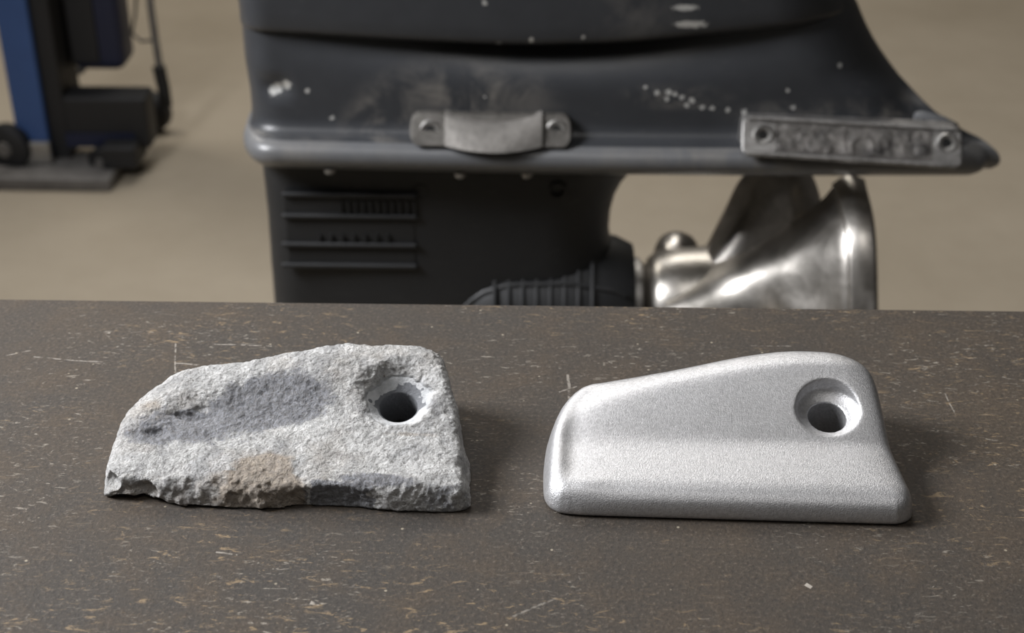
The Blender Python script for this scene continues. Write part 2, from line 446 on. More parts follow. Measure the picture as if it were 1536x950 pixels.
def mesh_from(name, V, Q, mat, loc, rz, attr=None):
    me = bpy.data.meshes.new(name)
    me.vertices.add(len(V)); me.vertices.foreach_set('co', (V / 1000).astype(np.float32).ravel())
    me.loops.add(Q.size); me.loops.foreach_set('vertex_index', Q.astype(np.int32).ravel())
    me.polygons.add(len(Q)); me.polygons.foreach_set('loop_start', np.arange(0, Q.size, 4, dtype=np.int32))
    me.polygons.foreach_set('use_smooth', np.ones(len(Q), bool))
    me.update(calc_edges=True); me.validate()
    if attr is not None:
        a = me.attributes.new('wear_shade', 'FLOAT_COLOR', 'POINT')
        a.data.foreach_set('color', np.concatenate([attr, np.ones((len(attr), 1))], 1).astype(np.float32).ravel())
    me.materials.append(mat)
    o = bpy.data.objects.new(name, me); COL.objects.link(o); o.location = loc; o.rotation_euler = (0, 0, rz)
    return o

class Frame:
    """local millimetre frame of an anode: origin and x axis from its front bottom edge"""
    def __init__(s, a, b):
        s.A = onz(*a, TZ); B = onz(*b, TZ); d = B - s.A; s.L = np.hypot(d[0], d[1]); s.x = d[:2] / s.L
        s.y = np.array([-s.x[1], s.x[0]]); s.ang = math.atan2(s.x[1], s.x[0])
    def loc(s, px, py, z):
        w = (onz(px, py, TZ + z/1000) - s.A)[:2]
        return 1000 * (w @ s.x), 1000 * (w @ s.y)

def top_height(x, y, ridge, yc0, ycs, s0, s1, zc, zf, kc=3.0, kr=3.2):
    xs = [p[0] for p in ridge]; zs = [p[1] for p in ridge]
    R = np.interp(x, xs, zs)
    R = (np.interp(x - 4, xs, zs) + R + np.interp(x + 4, xs, zs)) / 3
    yc = yc0 + ycs * x
    S = zf + (zc - zf) * np.clip(y / yc, -0.5, 1.6)
    sl = s0 + (s1 - s0) * np.clip((x - 10) / 75, -0.1, 1.2)
    Fp = zc + sl * (y - yc)
    return smin(smax(S, Fp, kc), R + 0.4, kr)

# --- the new anode
frn = Frame((845, 776), (1360, 789))
outn = spline([(1.0, -1.7), (-5.2, 1.0), (-8.0, 6.5), (-8.5, 15), (-8.2, 26), (-6.8, 38), (-2.2, 50), (9, 58.5), (36, 62.5), (63, 68.5), (82, 70.5), (99, 68.5),
               (109.5, 62), (113.6, 53), (114.8, 40), (115.2, 30), (116.6, 16), (117.4, 6.5), (115.8, 1.0), (111, -1.7), (105, -2.0), (60, -1.8), (20, -1.6)])
ridn = [(-8, 12.5), (-3, 14.5), (3, 17), (12, 19.2), (36, 23.2), (63, 26.8), (80, 28.6), (99, 29.4), (116, 27.0)]
HC_N = (92, 39.0, 19.0)
def f_new(x, y, z):
    d = poly_sd(x, y, outn)
    H = top_height(x, y, ridn, 26.5, .035, .42, .64, 12.8, 10.2, 1.6, 1.6)
    e = -d
    wl = 1 / (1 + np.exp((x - 11) / 2.5)) * np.clip((y + 1) / 16, 0, 1)
    H = H + 2.8 * wl * np.exp(-((e - 5.0) / 4.2) ** 2)
    side = d + 0.13 * z
    k = 3.6 + 3.0 * (1 / (1 + np.exp((x - 6) / 5))) + 1.2 * np.clip((8 - y) / 6, 0, 1)
    f = smax(side, (z - H) * 0.88, k)
    f = smax(f, -z, 1.6)
    cav, r, t = hole_cav(x, y, z, HC_N, math.radians(17), 6.7, 3.6, 1.4, 11.2)
    return smax(f, -cav, 0.5)
V, Q, N = make_sdf_mesh(f_new, (-10, -5, -1.3), (121, 74, 33), 0.55)
V[:, 2] -= V[:, 2].min()
na = mesh_from('new_anode', V, Q, mat_cast(), Vector((frn.A[0], frn.A[1], TZ)), frn.ang)
tag(na, 'clean silver-grey cast metal anode with one countersunk bolt hole, right of the corroded anode', 'anode')

# --- the corroded anode
fro = Frame((165, 747), (695, 771))
outo = spline([(0.5, -1.5), (-3.0, 4), (-5.2, 16), (-6.0, 28), (-4.6, 40), (1.0, 50), (10, 57), (36, 59.5), (64, 66), (84, 67.5), (99, 67.0),
               (108, 62), (113.0, 52), (116.2, 40), (118.5, 28), (121, 14), (122.5, 4), (119.0, -0.6), (105, -1.8), (60, -3.6), (40, -4.0), (20, -3.4)])
rido = [(-4, 13), (3, 16.0), (10, 18.5), (34, 24.2), (63, 27.4), (80, 28.8), (100, 29), (122, 26)]
HC_O = (93.0, 38.5, 19.5)
pc = [fro.loc(405, 612, 15), fro.loc(285, 625, 13), fro.loc(225, 650, 12)]
def f_old(x, y, z):
    x2 = x + 1.0 * vnoise(y / 9, z / 7, y*0, 3); y2 = y + 0.9 * vnoise(x / 11, z / 6, x*0, 5) + 0.35 * vnoise(x / 3.5, z / 3, x*0, 6)
    d = poly_sd(x, y, outo)
    wob = 0.9 * vnoise(x / 12, y / 12, z / 9 + 5, 11)
    H = top_height(x, y, rido, 22.0, .03, .42, .66, 13.0, 11.0)
    dp = np.sqrt(((x - pc[0][0]) / 27) ** 2 + ((y - pc[0][1]) / 11) ** 2)
    H = H - 4.4 * np.exp(-dp ** 3.0)
    dp = np.sqrt(((x - pc[1][0]) / 13) ** 2 + ((y - pc[1][1]) / 7) ** 2)
    H = H - 2.4 * np.exp(-dp ** 4)
    dp = np.sqrt(((x - pc[2][0]) / 7) ** 2 + ((y - pc[2][1]) / 4) ** 2)
    H = H - 1.4 * np.exp(-dp ** 3)
    H = H + 0.8 * vnoise(x / 16, y / 10, x*0 + y*0, 21)
    side = d + 0.11 * z + wob
    f = smax(side, (z - H) * 0.88, 4.0)
    lift = 1.1 * np.clip((4 - y) / 8, 0, 1) * (0.5 + 0.5 * vnoise(x / 9, y*0, y*0, 31)) + 2.4*np.exp(-((x-11.5)/4.5)**2)*np.clip((7-y)/9,0,1)
    f = smax(f, lift - z, 0.5)
    for (cx, cy, cz, rx, ry, rz_) in chips:
        q = np.sqrt(((x - cx)/rx)**2 + ((y - cy)/ry)**2 + ((z - cz)/rz_)**2)
        f = smax(f, -(q - 1) * min(rx, ry, rz_), 0.5)
    cav, r, t = hole_cav(x, y, z, HC_O, math.radians(17), 6.7, 5.0, 1.05)
    return smax(f, -cav, 1.6)
def lc(px, py, z):
    a = fro.loc(px, py, z); return a
chips = []
for px, py, z, r in ((166, 722, 6, (3.6, 4.0, 2.6)), (216, 738, 5.0, (4.6, 4.2, 3.4)), (186, 752, 0, (5, 3, 2.4)), (235, 757, 0, (3.4, 3.2, 2.0)),
                     (503, 749, 4, (14, 1.3, 5.0)), (456, 754, 3, (6.5, 1.2, 3.6)), (288, 618, 14.5, (8.0, 2.2, 3.6)), (305, 610, 15.5, (5.0, 2.4, 3.0)), (232, 648, 12.0, (4.0, 2.2, 2.0)), (700, 700, 9, (1.0, 5, 4))):
    a = lc(px, py, z); chips.append((a[0], a[1], z, *r))
V, Q, N = make_sdf_mesh(f_old, (-9, -8, -1.2), (127, 72, 33), 0.42)
x, y, z = V.T
def gau(px, py, zz, sx, sy, p=2.0):
    a = lc(px, py, zz); return np.exp(-(np.sqrt(((x - a[0])/sx)**2 + ((y - a[1])/sy)**2)) ** p)
cav, hr, ht = hole_cav(x, y, z, HC_O, math.radians(17), 6.7, 5.0, 1.05)
smooth = np.clip((12.4 + 1.3*vnoise(x/2.3, y/2.3, z/2.3, 71) - hr) / 1.6, 0, 1)
flat = ((N[:, 2] < -0.6)).astype(float)
rough = (1 - 0.85 * smooth) * (1 - flat)
xr_, yr_, zr_ = x*.71 + y*.42 - z*.56, -x*.55 + y*.83 - z*.08, x*.43 + y*.37 + z*.82
x0_, y0_, z0_ = x, y, z; x, y, z = xr_, yr_, zr_
disp = 0.30 * vnoise(x/4.2, y/4.2, z/4.2, 1) + 0.22 * (1 - 2*np.abs(vnoise(x/2.6, y/2.6, z/2.2, 2))) + 0.16 * vnoise(x/1.3, y/1.3, z/1.1, 4) + 0.12 * vnoise(x/.75, y/.75, z/.75, 8)
x, y, z = x0_, y0_, z0_
front = np.clip((3.5 - y) / 4, 0, 1)
disp = disp + front * (0.9 * (vnoise(xr_/5.5, yr_/5.5, zr_/5.5, 12) + 0.6*vnoise(xr_/2.4, yr_/2.4, zr_/2.4, 13)) * (0.3 + 0.7*np.clip((72 - x)/10, 0, 1)))
V = V + N * (disp * rough)[:, None]
V[:, 2] = np.maximum(V[:, 2], 0) ; V[:, 2] -= V[:, 2].min()
dark = np.clip(gau(420, 605, 16, 20, 9, 3) * 1.0 + 0.75 * gau(300, 640, 13, 22, 11, 3) + 0.5 * gau(230, 652, 12, 8, 5), 0, 1)
dark = np.maximum(dark, 0.95 * gau(290, 616, 15, 9, 3.2, 3))  # overhang shadow in the notch painted in as dark
dark = np.maximum(dark, 0.75 * gau(570, 713, 12, 18, 3.2, 3))
fr = np.clip((5.0 - y) / 1.5, 0, 1) * np.clip((10.5 - z) / 1.5, 0, 1)
x = x + 2.2 * vnoise(x/4, y/4, z/3, 61) + 1.0 * vnoise(x/1.5, y/1.5, z/1.5, 62)
xa, _ = lc(470, 750, 4); xb, _ = lc(556, 750, 4); xc, _ = lc(432, 754, 3)
dark = np.maximum(dark, fr * ((x > xa) & (x < xb)) * 1.0); dark = np.maximum(dark, fr * ((x > xc) & (x < xa - 1.5)) * (z < 7) * 0.85)
dark = np.maximum(dark, fr * (x > xb) * 0.22)
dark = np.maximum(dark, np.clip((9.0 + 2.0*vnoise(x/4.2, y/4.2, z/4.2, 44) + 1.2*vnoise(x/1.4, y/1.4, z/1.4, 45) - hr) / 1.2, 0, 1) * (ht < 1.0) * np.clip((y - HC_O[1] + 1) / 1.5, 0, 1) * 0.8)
dark = np.maximum(dark, np.clip((7.6 - hr) / .4, 0, 1) * (ht < -3.6) * 1.6)  # shade inside the bore put into the colour
tan = np.clip(gau(400, 705, 11, 11, 9, 3) + 0.9 * np.clip(gau(385, 750, 4, 17, 9, 3) * (y < 4), 0, 1), 0, 1)
tan = np.maximum(tan, 0.6 * gau(185, 740, 5, 13, 5, 3)); tan = np.maximum(tan, 0.45 * gau(620, 652, 14, 22, 1.6, 2)); tan = np.maximum(tan, 0.5 * gau(225, 600, 17, 5, 5))
tan = np.maximum(tan, 0.38 * fr * (x < xc))
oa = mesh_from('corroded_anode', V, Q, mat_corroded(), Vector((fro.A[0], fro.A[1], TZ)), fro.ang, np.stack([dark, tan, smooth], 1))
tag(oa, 'heavily corroded anode with white crust, eroded hollow and chipped edge', 'anode')

# ------------------------------------------------------------------ outboard motor
YC = 1.05
OB = Vector((0.05, YC, 0.40))
motor = empty('outboard_motor', OB, 'dark grey outboard motor lower unit with steel propeller behind the workbench', 'outboard motor')
def near(px, py, hw): return ony(px, py, YC - hw)
def rel(p): return tuple(np.array(p) - np.array(OB))

SPOT = [((1018 + 330*0, 0), 0)]
def sp(px, py, r, ry=None, hw=.052):
    s = 1 / 2040.0
    return (rel(near(px, py, hw)), (r * s, (ry or r) * s))
chips_glint_px = [sp(x_, y_, r_) for x_, y_, r_ in ((408, 141, 8), (415, 137, 8), (968, 131, 3), (985, 139, 4), (1003, 138, 5), (1012, 141, 4), (1000, 148, 4), (1022, 146, 4), (1038, 150, 5), (1030, 157, 4),
            (1053, 161, 4), (1068, 162, 4), (1092, 165, 4), (1116, 168, 5), (1182, 137, 3), (1190, 162, 4), (1263, 104, 4), (461, 138, 4), (498, 178, 4), (428, 131, 8), (727, 145, 2), (650, 170, 2))]  # paint chips; the spots at the dent are its highlight painted in
dusts = [(rel(near(690, 150, .052)), (.085, .035), .85), (rel(near(560, 190, .052)), (.03, .03), .8), (rel(near(1010, 145, .052)), (.05, .012), .75),
         (rel(near(1280, 172, .052)), (.11, .014), .8), (rel(near(480, 213, .058)), (.09, .006), .6)]
m_body = mat_paint('graphite_paint', (0.033, 0.035, 0.039), 0.36, chips_glint_px, dusts)
cov_chips_glints = [sp(1028, 12, 20, 5, hw=.055), sp(1036, 37, 26, 6, hw=.055)] + [sp(x_, y_, r_, hw=.055) for x_, y_, r_ in ((797, 60, 4), (727, 4, 4), (748, 69, 5), (875, 56, 3))]  # wide ovals are lamp reflections painted on; the small spots are chips
m_cover = mat_paint('graphite_cover_paint', (0.034, 0.036, 0.040), 0.27, cov_chips_glints, [(rel(near(950, 30, .06)), (.05, .03), .25)])
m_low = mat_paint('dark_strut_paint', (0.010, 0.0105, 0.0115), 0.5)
m_black = mat_plain('hole_shade_black', (0.008, 0.008, 0.008), 0.7)  # flat black stands in for the dark inside of holes, sockets and intake
m_steel = mat_worn_metal('propeller_steel', (0.36, 0.34, 0.31), (0.60, 0.57, 0.53), 0.33, 40, 0.0001, 1.0)

def sec(n=150, a=.07, b=.86, nf=2.6, nr=2.0, rear_min=0.0):
    t = 0.5 - 0.5 * np.cos(np.linspace(0, math.pi, n)); t = 0.55*t + 0.45*np.linspace(0, 1, n)
    fr_ = (1 - np.clip(1 - t / a, 0, 1) ** nf) ** (1 / nf)
    re_ = (1 - np.clip((t - b) / (1 - b), 0, 1) ** nr) ** (1 / nr)
    bow = 0.90 + 0.10 * np.sin(math.pi * np.clip(t, 0, 1))
    return t, fr_ * np.maximum(re_, rear_min) * bow
PXA = 768
def loft(levels, n=150, arc=None):
    """levels: (row at px 768, xf px, xr px, half width, arc weight, recess weight, b)"""
    rows = []
    for (row, xf, xr, hw, wa, wr, a, b) in levels:
        z = near(PXA, row, hw)[2]
        x0 = near(xf, row + (xf - PXA)*.0117, hw * .85)[0]; x1 = near(xr, row + (xr - PXA)*.0117, hw * .6)[0]
        t, g = sec(n, a, b, rear_min=.80 * min(1, max(0, (row - 125) / 45)) * (row < 262) * (a < .09))
        xx = x0 + (x1 - x0) * t
        px = PXA + xx / (YC - hw) * 1905.0
        dz = np.interp(px, *ARC) * wa if wa else 0 * xx
        rec = np.interp(px, *REC) * wr if wr else 0 * xx
        hh = np.maximum(hw * g - rec * g, 0)
        tt = np.clip((t - .62) / .30, 0, 1); hf = hh * (1 - 1.8 * tt*tt*(3 - 2*tt))
        nearp = np.stack([xx, YC - hh, z + dz], 1); farp = np.stack([xx, YC + np.maximum(hf, -hh + .004), z + dz], 1)[::-1][1:-1]
        rows.append(np.concatenate([nearp, farp]))
    return np.array(rows)
k = 1 / 1900.0
def smooth_curve(pts, n=60):
    pts = np.array(pts, float); xs = np.linspace(pts[0, 0], pts[-1, 0], n); ys = np.interp(xs, pts[:, 0], pts[:, 1])
    for _ in range(12):
        ys[1:-1] = 0.25*ys[:-2] + 0.5*ys[1:-1] + 0.25*ys[2:]
    return xs, ys
ARC = smooth_curve([(330, 13*k), (450, 10*k), (620, 3*k), (780, -1*k), (920, 4*k), (1100, 24*k), (1215, 35*k), (1300, 38*k)])
REC = smooth_curve([(330, 0), (400, .001), (600, .012), (780, .024), (950, .022), (1120, .009), (1215, .001), (1300, 0)])

def loft_mb(levels):
    P = loft(levels); mb = MB(); mb.grid(P, wrap_v=True)
    n = P.shape[1]; N0 = P.shape[0]
    mb.f.append(tuple(range(n))); mb.f.append(tuple((N0-1)*n + i for i in range(n)))
    return mb, P
# lower housing with the flared plate
lv = []
def L(row, xf, xr, hw, wa=0, wr=0, a=.06, b=.86): lv.append((row, xf, xr, hw, wa, wr, a, b))
L(30, 352, 1280, .052, 1, 1.0); L(60, 353, 1288, .052, 1, 1.0); L(68, 353, 1292, .052, 1, 1.0); L(76, 354, 1297, .0522, .9, .9)
L(88, 355, 1306, .0525, .7, .66); L(100, 356, 1318, .053, .45, .40); L(112, 357, 1331, .053, .25, .18); L(124, 359, 1344, .053, .1, .06)
for r_, f_, e_ in ((136, 361, 1357), (148, 363, 1370), (160, 365, 1383), (172, 366, 1398), (184, 367, 1415)): L(r_, f_, e_, .0530 + (r_-136)*.00002, b=.90)
L(196, 367, 1432, .0548, b=.92); L(204, 366, 1444, .0575, b=.93); L(210, 365, 1453, .0610, b=.94); L(215, 363, 1461, .0650, b=.95); L(219, 361, 1467, .0685, b=.955); L(223, 359, 1472, .0715, b=.955)
L(228, 356, 1478, .0745, b=.96); L(234, 353, 1484, .0768, b=.96); L(240, 351, 1488, .0780, b=.96); L(246, 351, 1490, .0783, b=.96); L(252, 352, 1490, .0775, b=.96)
L(257, 356, 1486, .0745, b=.96); L(260, 361, 1478, .069, b=.96)
ip = [q for q, l_ in enumerate(lv) if l_[0] >= 219][0]
lv_plate = lv[ip:]; lv = lv[:ip+1]
mb, P = loft_mb(lv_plate)
m_edge = mat_paint('plate_highlight_paint', (0.11, 0.113, 0.118), 0.32, (), [(rel(near(430, 235, .077)), (.10, .02), .5), (rel(near(1200, 240, .077)), (.2, .02), .8)])  # lighter than the housing: the lip's highlight put into the paint colour
mb.build('ventilation_plate', m_edge, motor, angle=70, label='rounded plate edge with its highlight painted in lighter grey')
mb, P = loft_mb(lv)
# dent in the front side of the housing
dc = near(412, 135, .053)
for i, p in enumerate(mb.v):
    d2 = ((p[0]-dc[0])/.016)**2 + ((p[2]-dc[2])/.008)**2
    if d2 < 1 and p[1] < YC: mb.v[i] = (p[0], p[1] + .006*(1-d2)**1.2, p[2])
mb.build('housing', m_body, motor, angle=70)
# upper cover overhanging the housing
lv = []
L(-330, 318, 1268, .060, 0); L(-120, 335, 1268, .062, .3); L(-40, 340, 1270, .0625, .6); L(10, 345, 1273, .063, .9); L(40, 348, 1278, .063, 1); L(58, 350, 1283, .0628, 1)
L(63, 350, 1284, .0620, 1); L(66, 351, 1284, .0600, 1); L(66.4, 353, 1280, .056, 1); L(62, 356, 1278, .050, 1)
lv = [(r_, f_, e_, h_ - .0075, w_, 0, a_, b_) for r_, f_, e_, h_, w_, _, a_, b_ in lv]
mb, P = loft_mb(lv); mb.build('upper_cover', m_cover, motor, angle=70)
# strut below the plate
lv = []
for r_, f_, e_ in ((255, 380, 1000), (262, 383, 985), (268, 385, 972), (276, 386, 958), (286, 387, 948), (300, 389, 936), (320, 391, 925), (345, 394, 918), (375, 396, 915),
                   (400, 398, 918), (420, 399, 926), (440, 401, 938), (480, 404, 950), (560, 410, 950), (640, 420, 940)): L(r_, f_, e_, .046, a=.10, b=.80)
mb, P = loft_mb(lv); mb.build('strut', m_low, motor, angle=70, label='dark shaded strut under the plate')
def strut_y(px): return YC - .046*.985
# skeg and torpedo
ZT = 0.598
x_t0 = ony(628, 455, YC - .03)[0]; x_t1 = ony(952, 440, YC - .03)[0]
mb = MB(); LT = x_t1 - x_t0
mb.lathe((x_t0, YC, ZT), (1, 0, 0), [(0, .004), (.008, .020), (.02, .034), (.036, .049), (.055, .058), (.075, .0625), (LT*.7, .0636), (LT*.92, .059), (LT, .052)], 48)
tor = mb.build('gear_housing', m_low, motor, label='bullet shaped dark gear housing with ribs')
for q in range(8):
    xq = ony(742 + q*21, 440, YC - .05)[0]; mb = MB()
    pts = [(xq, YC - .0630*math.sin(a), ZT + .0630*math.cos(a)) for a in np.linspace(.30, 1.7, 14)]
    mb.tube(pts, .0018, 8); mb.build('rib', m_low, tor)
mb = MB(); seam = []
for t in np.linspace(.036, LT*.95, 16):
    r_ = np.interp(t, [.036, .055, .075, LT*.7, LT*.92, LT], [.049, .058, .0625, .0636, .059, .052])
    seam.append((x_t0 + t, YC - .0462, ZT + math.sqrt(r_*r_ - .0460**2)))
mb.tube(seam, .0024, 8)
mb.build('seam_ridge', m_low, tor)
mb = MB(); mb.add([(x_t0+.03, YC-.006, ZT-.05), (x_t1-.02, YC-.006, ZT-.05), (x_t1+.02, YC-.003, OB.z), (x_t1-.08, YC-.003, OB.z),
                   (x_t0+.03, YC+.006, ZT-.05), (x_t1-.02, YC+.006, ZT-.05), (x_t1+.02, YC+.003, OB.z), (x_t1-.08, YC+.003, OB.z)],
                  [(0,1,2,3),(7,6,5,4),(0,4,5,1),(1,5,6,2),(2,6,7,3),(3,7,4,0)])
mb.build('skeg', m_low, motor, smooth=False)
# water intake louvre
gy = strut_y(500)
g0 = ony(425, 297, gy); g1 = ony(622, 402, gy)
def rect(px0, py0, px1, py1, y0, y1, name, mat, par, bev=0.0, label=None):
    a = ony(px0, py0, y0); b = ony(px1, py1, y0); mb = MB()
    mb.box((min(a[0], b[0]), y0, min(a[2], b[2])), (max(a[0], b[0]), y1, max(a[2], b[2])))
    return mb.build(name, mat, par, smooth=False, bevel=bev, label=label)
lou = rect(424, 292, 624, 402, gy - .0012, gy + .004, 'water_intake', m_black, motor, .001)
for r_ in (294, 326, 369, 400): rect(422, r_ - 4, 626, r_ + 5, gy - .0045, gy, 'slat', m_low, lou, .0015)
fm = MB()
for r0_, r1_, xs in ((300, 323, range(510, 622, 11)), (350, 362, range(478, 590, 17))):
    for xq in xs:
        a = ony(xq, r0_, gy); b = ony(xq + 4, r1_, gy); fm.box((a[0], gy - .003, b[2]), (b[0], gy, a[2]))
fn = fm.build('fin', m_low, lou, smooth=False); fn['kind'] = 'stuff'
for px, py in ((631, 287), (836, 285)):
    mb = MB(); c = ony(px, py, gy); mb.lathe((c[0], gy + .004, c[2]), (0, -1, 0), [(0, .0062), (.0046, .0066), (.0052, .0060), (.0046, .0050), (.001, .0048)], 24)
    mb.build('drain_hole', m_black, motor)
m_bolt = mat_worn_metal('bolt_metal', (0.28, 0.27, 0.26), (0.50, 0.49, 0.47), 0.4, 200, 0.0002)
for px in (690, 790, 495):
    c = ony(px, 264 if px > 500 else 258, YC - .066); mb = MB(); mb.lathe((c[0], c[1], c[2] + .003), (0, 0, -1), [(0, .0042), (.003, .0042), (.004, .003)], 12)
    mb.build('bolt', m_bolt, motor)

# small worn anode on the side of the housing
m_sa = mat_worn_metal('worn_zinc', (0.055, 0.051, 0.046), (0.135, 0.127, 0.116), 0.55, 55, 0.0006, 0.55)  # darkened against the block in place of the shadow line above it
m_sa2 = mat_worn_metal('worn_zinc_light', (0.14, 0.133, 0.123), (0.27, 0.256, 0.238), 0.55, 40, 0.0005, 0.5)
def rrect(x0, z0, x1, z1, r, n=6):
    pts = []
    for cx, cz, a0 in ((x1-r, z1-r, 0), (x0+r, z1-r, 90), (x0+r, z0+r, 180), (x1-r, z0+r, 270)):
        for q in range(n+1):
            a = math.radians(a0 + 90*q/n); pts.append((cx + r*math.cos(a), cz + r*math.sin(a)))
    return pts
def plate(name, pts, yf, yb, mat, par, lean=None, bev=.0012, label=None):
    """flat plate from an outline in x/z; lean(x, z) shifts y"""
    mb = MB(); n = len(pts); ln = lean or (lambda x, z: 0)
    v0 = [(x, yf + ln(x, z), z) for x, z in pts]; v1 = [(x, yb, z) for x, z in pts]
    mb.add(v0 + v1, [tuple(range(n)), tuple(range(2*n-1, n-1, -1))] + [(i, (i+1) % n, n + (i+1) % n, n + i) for i in range(n)])
    return mb.build(name, mat, par, bevel=bev, angle=30, label=label)
yp = YC - .0745
a = ony(616, 170, yp + .0165); b = ony(857, 222, yp); c1 = ony(616, 220, yp)
za_, zb2_ = a[2], c1[2]
sl = lambda x, z: .0165 * (z - zb2_) / (za_ - zb2_)
sm = plate('small_anode', rrect(a[0], c1[2], b[0], a[2], .007), yp, YC - .050, m_sa, motor, sl, label='short worn grey anode with a bowed middle block')
def bolt_at(px, py, y, par, r=.0068, lean=-.27):
    c = ony(px, py, y); y = y + sl(c[0], c[2]); c = ony(px, py, y); mb = MB()
    mb.lathe((c[0], y + .0012, c[2]), (0, -1, -lean), [(0, r*1.15), (.0030, r*1.15), (.0042, r*1.0), (.0038, r*.62), (.0030, r*.58)], 28)
    o = mb.build('bolt', m_bolt, par)
    mb = MB(); mb.lathe((c[0], y + .0012, c[2]), (0, -1, -lean), [(0, r*.60), (.0042, r*.60)], 14); mb.build('socket', m_black, par)
for px, py in ((645, 196), (834, 196)): bolt_at(px, py, yp, sm)
mb = MB(); rows = []
for u in np.linspace(-1, 1, 21):
    px = 740 + u * 73; arch = (1 - u*u)
    top = 170 + 17*arch + (px-768)*.0117; bot = 220 + 10*arch + (px-768)*.0117
    row = []
    for v in np.linspace(0, 1, 9):
        py = top + (bot - top)*v
        yy = yp + .0165*(1 - v) - .0012 - .0075*arch - .0015*math.sin(math.pi*v)
        row.append(tuple(ony(px, py, yy)))
    row = [(row[0][0], row[0][1] + .008, row[0][2])] + row + [(row[-1][0], row[-1][1] + .008, row[-1][2])]
    rows.append(row)
mb.grid(rows); n0 = len(rows[0]); mb.f.append(tuple(range(n0))); mb.f.append(tuple((len(rows)-1)*n0 + i for i in range(n0)))
mb.build('bowed_block', m_sa2, sm, angle=50, label='paler bowed block')

# long corroded anode towards the tail
yl = YC - .0585
cs = [ony(px_, py_, yl - d_) for px_, py_, d_ in ((1114, 174, 0), (1440, 188, 0), (1440, 247, .0215), (1112, 231, .0215))]
def qmap(u, v):
    p = (1-u)*(1-v)*cs[0] + u*(1-v)*cs[1] + u*v*cs[2] + (1-u)*v*cs[3]; return p
def qpts(u0, v0, u1, v1, ru, rv, n=5):
    out = []
    for cu, cv, a0 in ((u1-ru, v0+rv, 0), (u0+ru, v0+rv, 90), (u0+ru, v1-rv, 180), (u1-ru, v1-rv, 270)):
        for q in range(n+1):
            t = math.radians(a0 + 90*q/n); p = qmap(cu + ru*math.cos(t), cv - rv*math.sin(t)); out.append((p[0], p[2]))
    return out
zt_ = cs[0][2]; zb_ = cs[3][2]
lean = lambda x, z: -.0215 * (zt_ - z) / (zt_ - zb_)
m_la = mat_worn_metal('dark_corroded_zinc', (0.03, 0.028, 0.027), (0.22, 0.205, 0.19), 0.5, 70, 0.001, 0.5)
m_rim = mat_worn_metal('anode_rim_metal', (0.16, 0.155, 0.15), (0.40, 0.39, 0.38), 0.4, 60, 0.0004, 0.8)
la = plate('long_anode', qpts(0, 0, 1, 1, .035, .17), yl, YC - .050, m_rim, motor, lean, label='long dark pitted anode with a pale rim')
# pitted inner face: dense grid with relief
rows = []
for u in np.linspace(.15, .86, 90):
    row = []
    for v in np.linspace(.10, .86, 22):
        p = qmap(u, v); e = min(1, min(u-.15, .86-u)*60, min(v-.10, .86-v)*9)
        xx = np.array([p[0]*1000]); zz = np.array([p[2]*1000])
        h = 0.0011*float(vnoise(xx/9, zz/7, zz*0, 51)[0]) + 0.0007*float(vnoise(xx/4, zz/4, zz*0, 52)[0])
        dcn = math.hypot((u-.545)*14.5, (v-.62)*2.6)
        if dcn < 1: h = .0016*math.exp(-((dcn-.75)/.2)**2) - .001*math.exp(-(dcn/.5)**2)
        row.append((p[0], yl + lean(p[0], p[2]) - .0010 - e*(.0005 + max(h, -.0014)), p[2]))
    rows.append(row)
mb = MB(); mb.grid(rows); mb.build('pitted_face', m_la, la, angle=80, label='dark pitted face')
for w_, (u0, v0, u1, v1) in enumerate(((.01, -.01, .99, .075), (.0, .90, .985, 1.0))):
    mb = MB(); pts = [qmap(u0 + (u1-u0)*t, (v0+v1)/2) for t in np.linspace(.02, .98, 16)]
    mb.tube([(p[0], yl + lean(p[0], p[2]) - .0012, p[2]) for p in pts], .0022, 8); mb.build('rim', m_rim, la)
def bolt_l(u, v):
    p = qmap(u, v); y = yl + lean(p[0], p[2]); mb = MB(); r = .0078
    mb.lathe((p[0], y + .003, p[2]), (0, -1, .35), [(0, r), (.0042, r), (.0060, r*.85), (.0055, r*.52), (.0053, r*.46), (.002, r*.42)], 28); mb.build('bolt', m_bolt, la)
    mb = MB(); mb.lathe((p[0], y + .0025, p[2]), (0, -1, .2), [(0, r*.50), (.0052, r*.50)], 6); mb.build('socket', m_black, la)
bolt_l(.093, .50); bolt_l(.925, .43)
# little bracket on top of the tail
c = ony(1400, 170, YC - .05); mb = MB()
mb.lathe((c[0]-.012, YC - .045, c[2]-.004), (1, 0, -.3), [(0, .003), (.004, .005), (.022, .006), (.034, .004), (.036, .002)], 16)
mb.build('tail_lug', m_edge, motor)

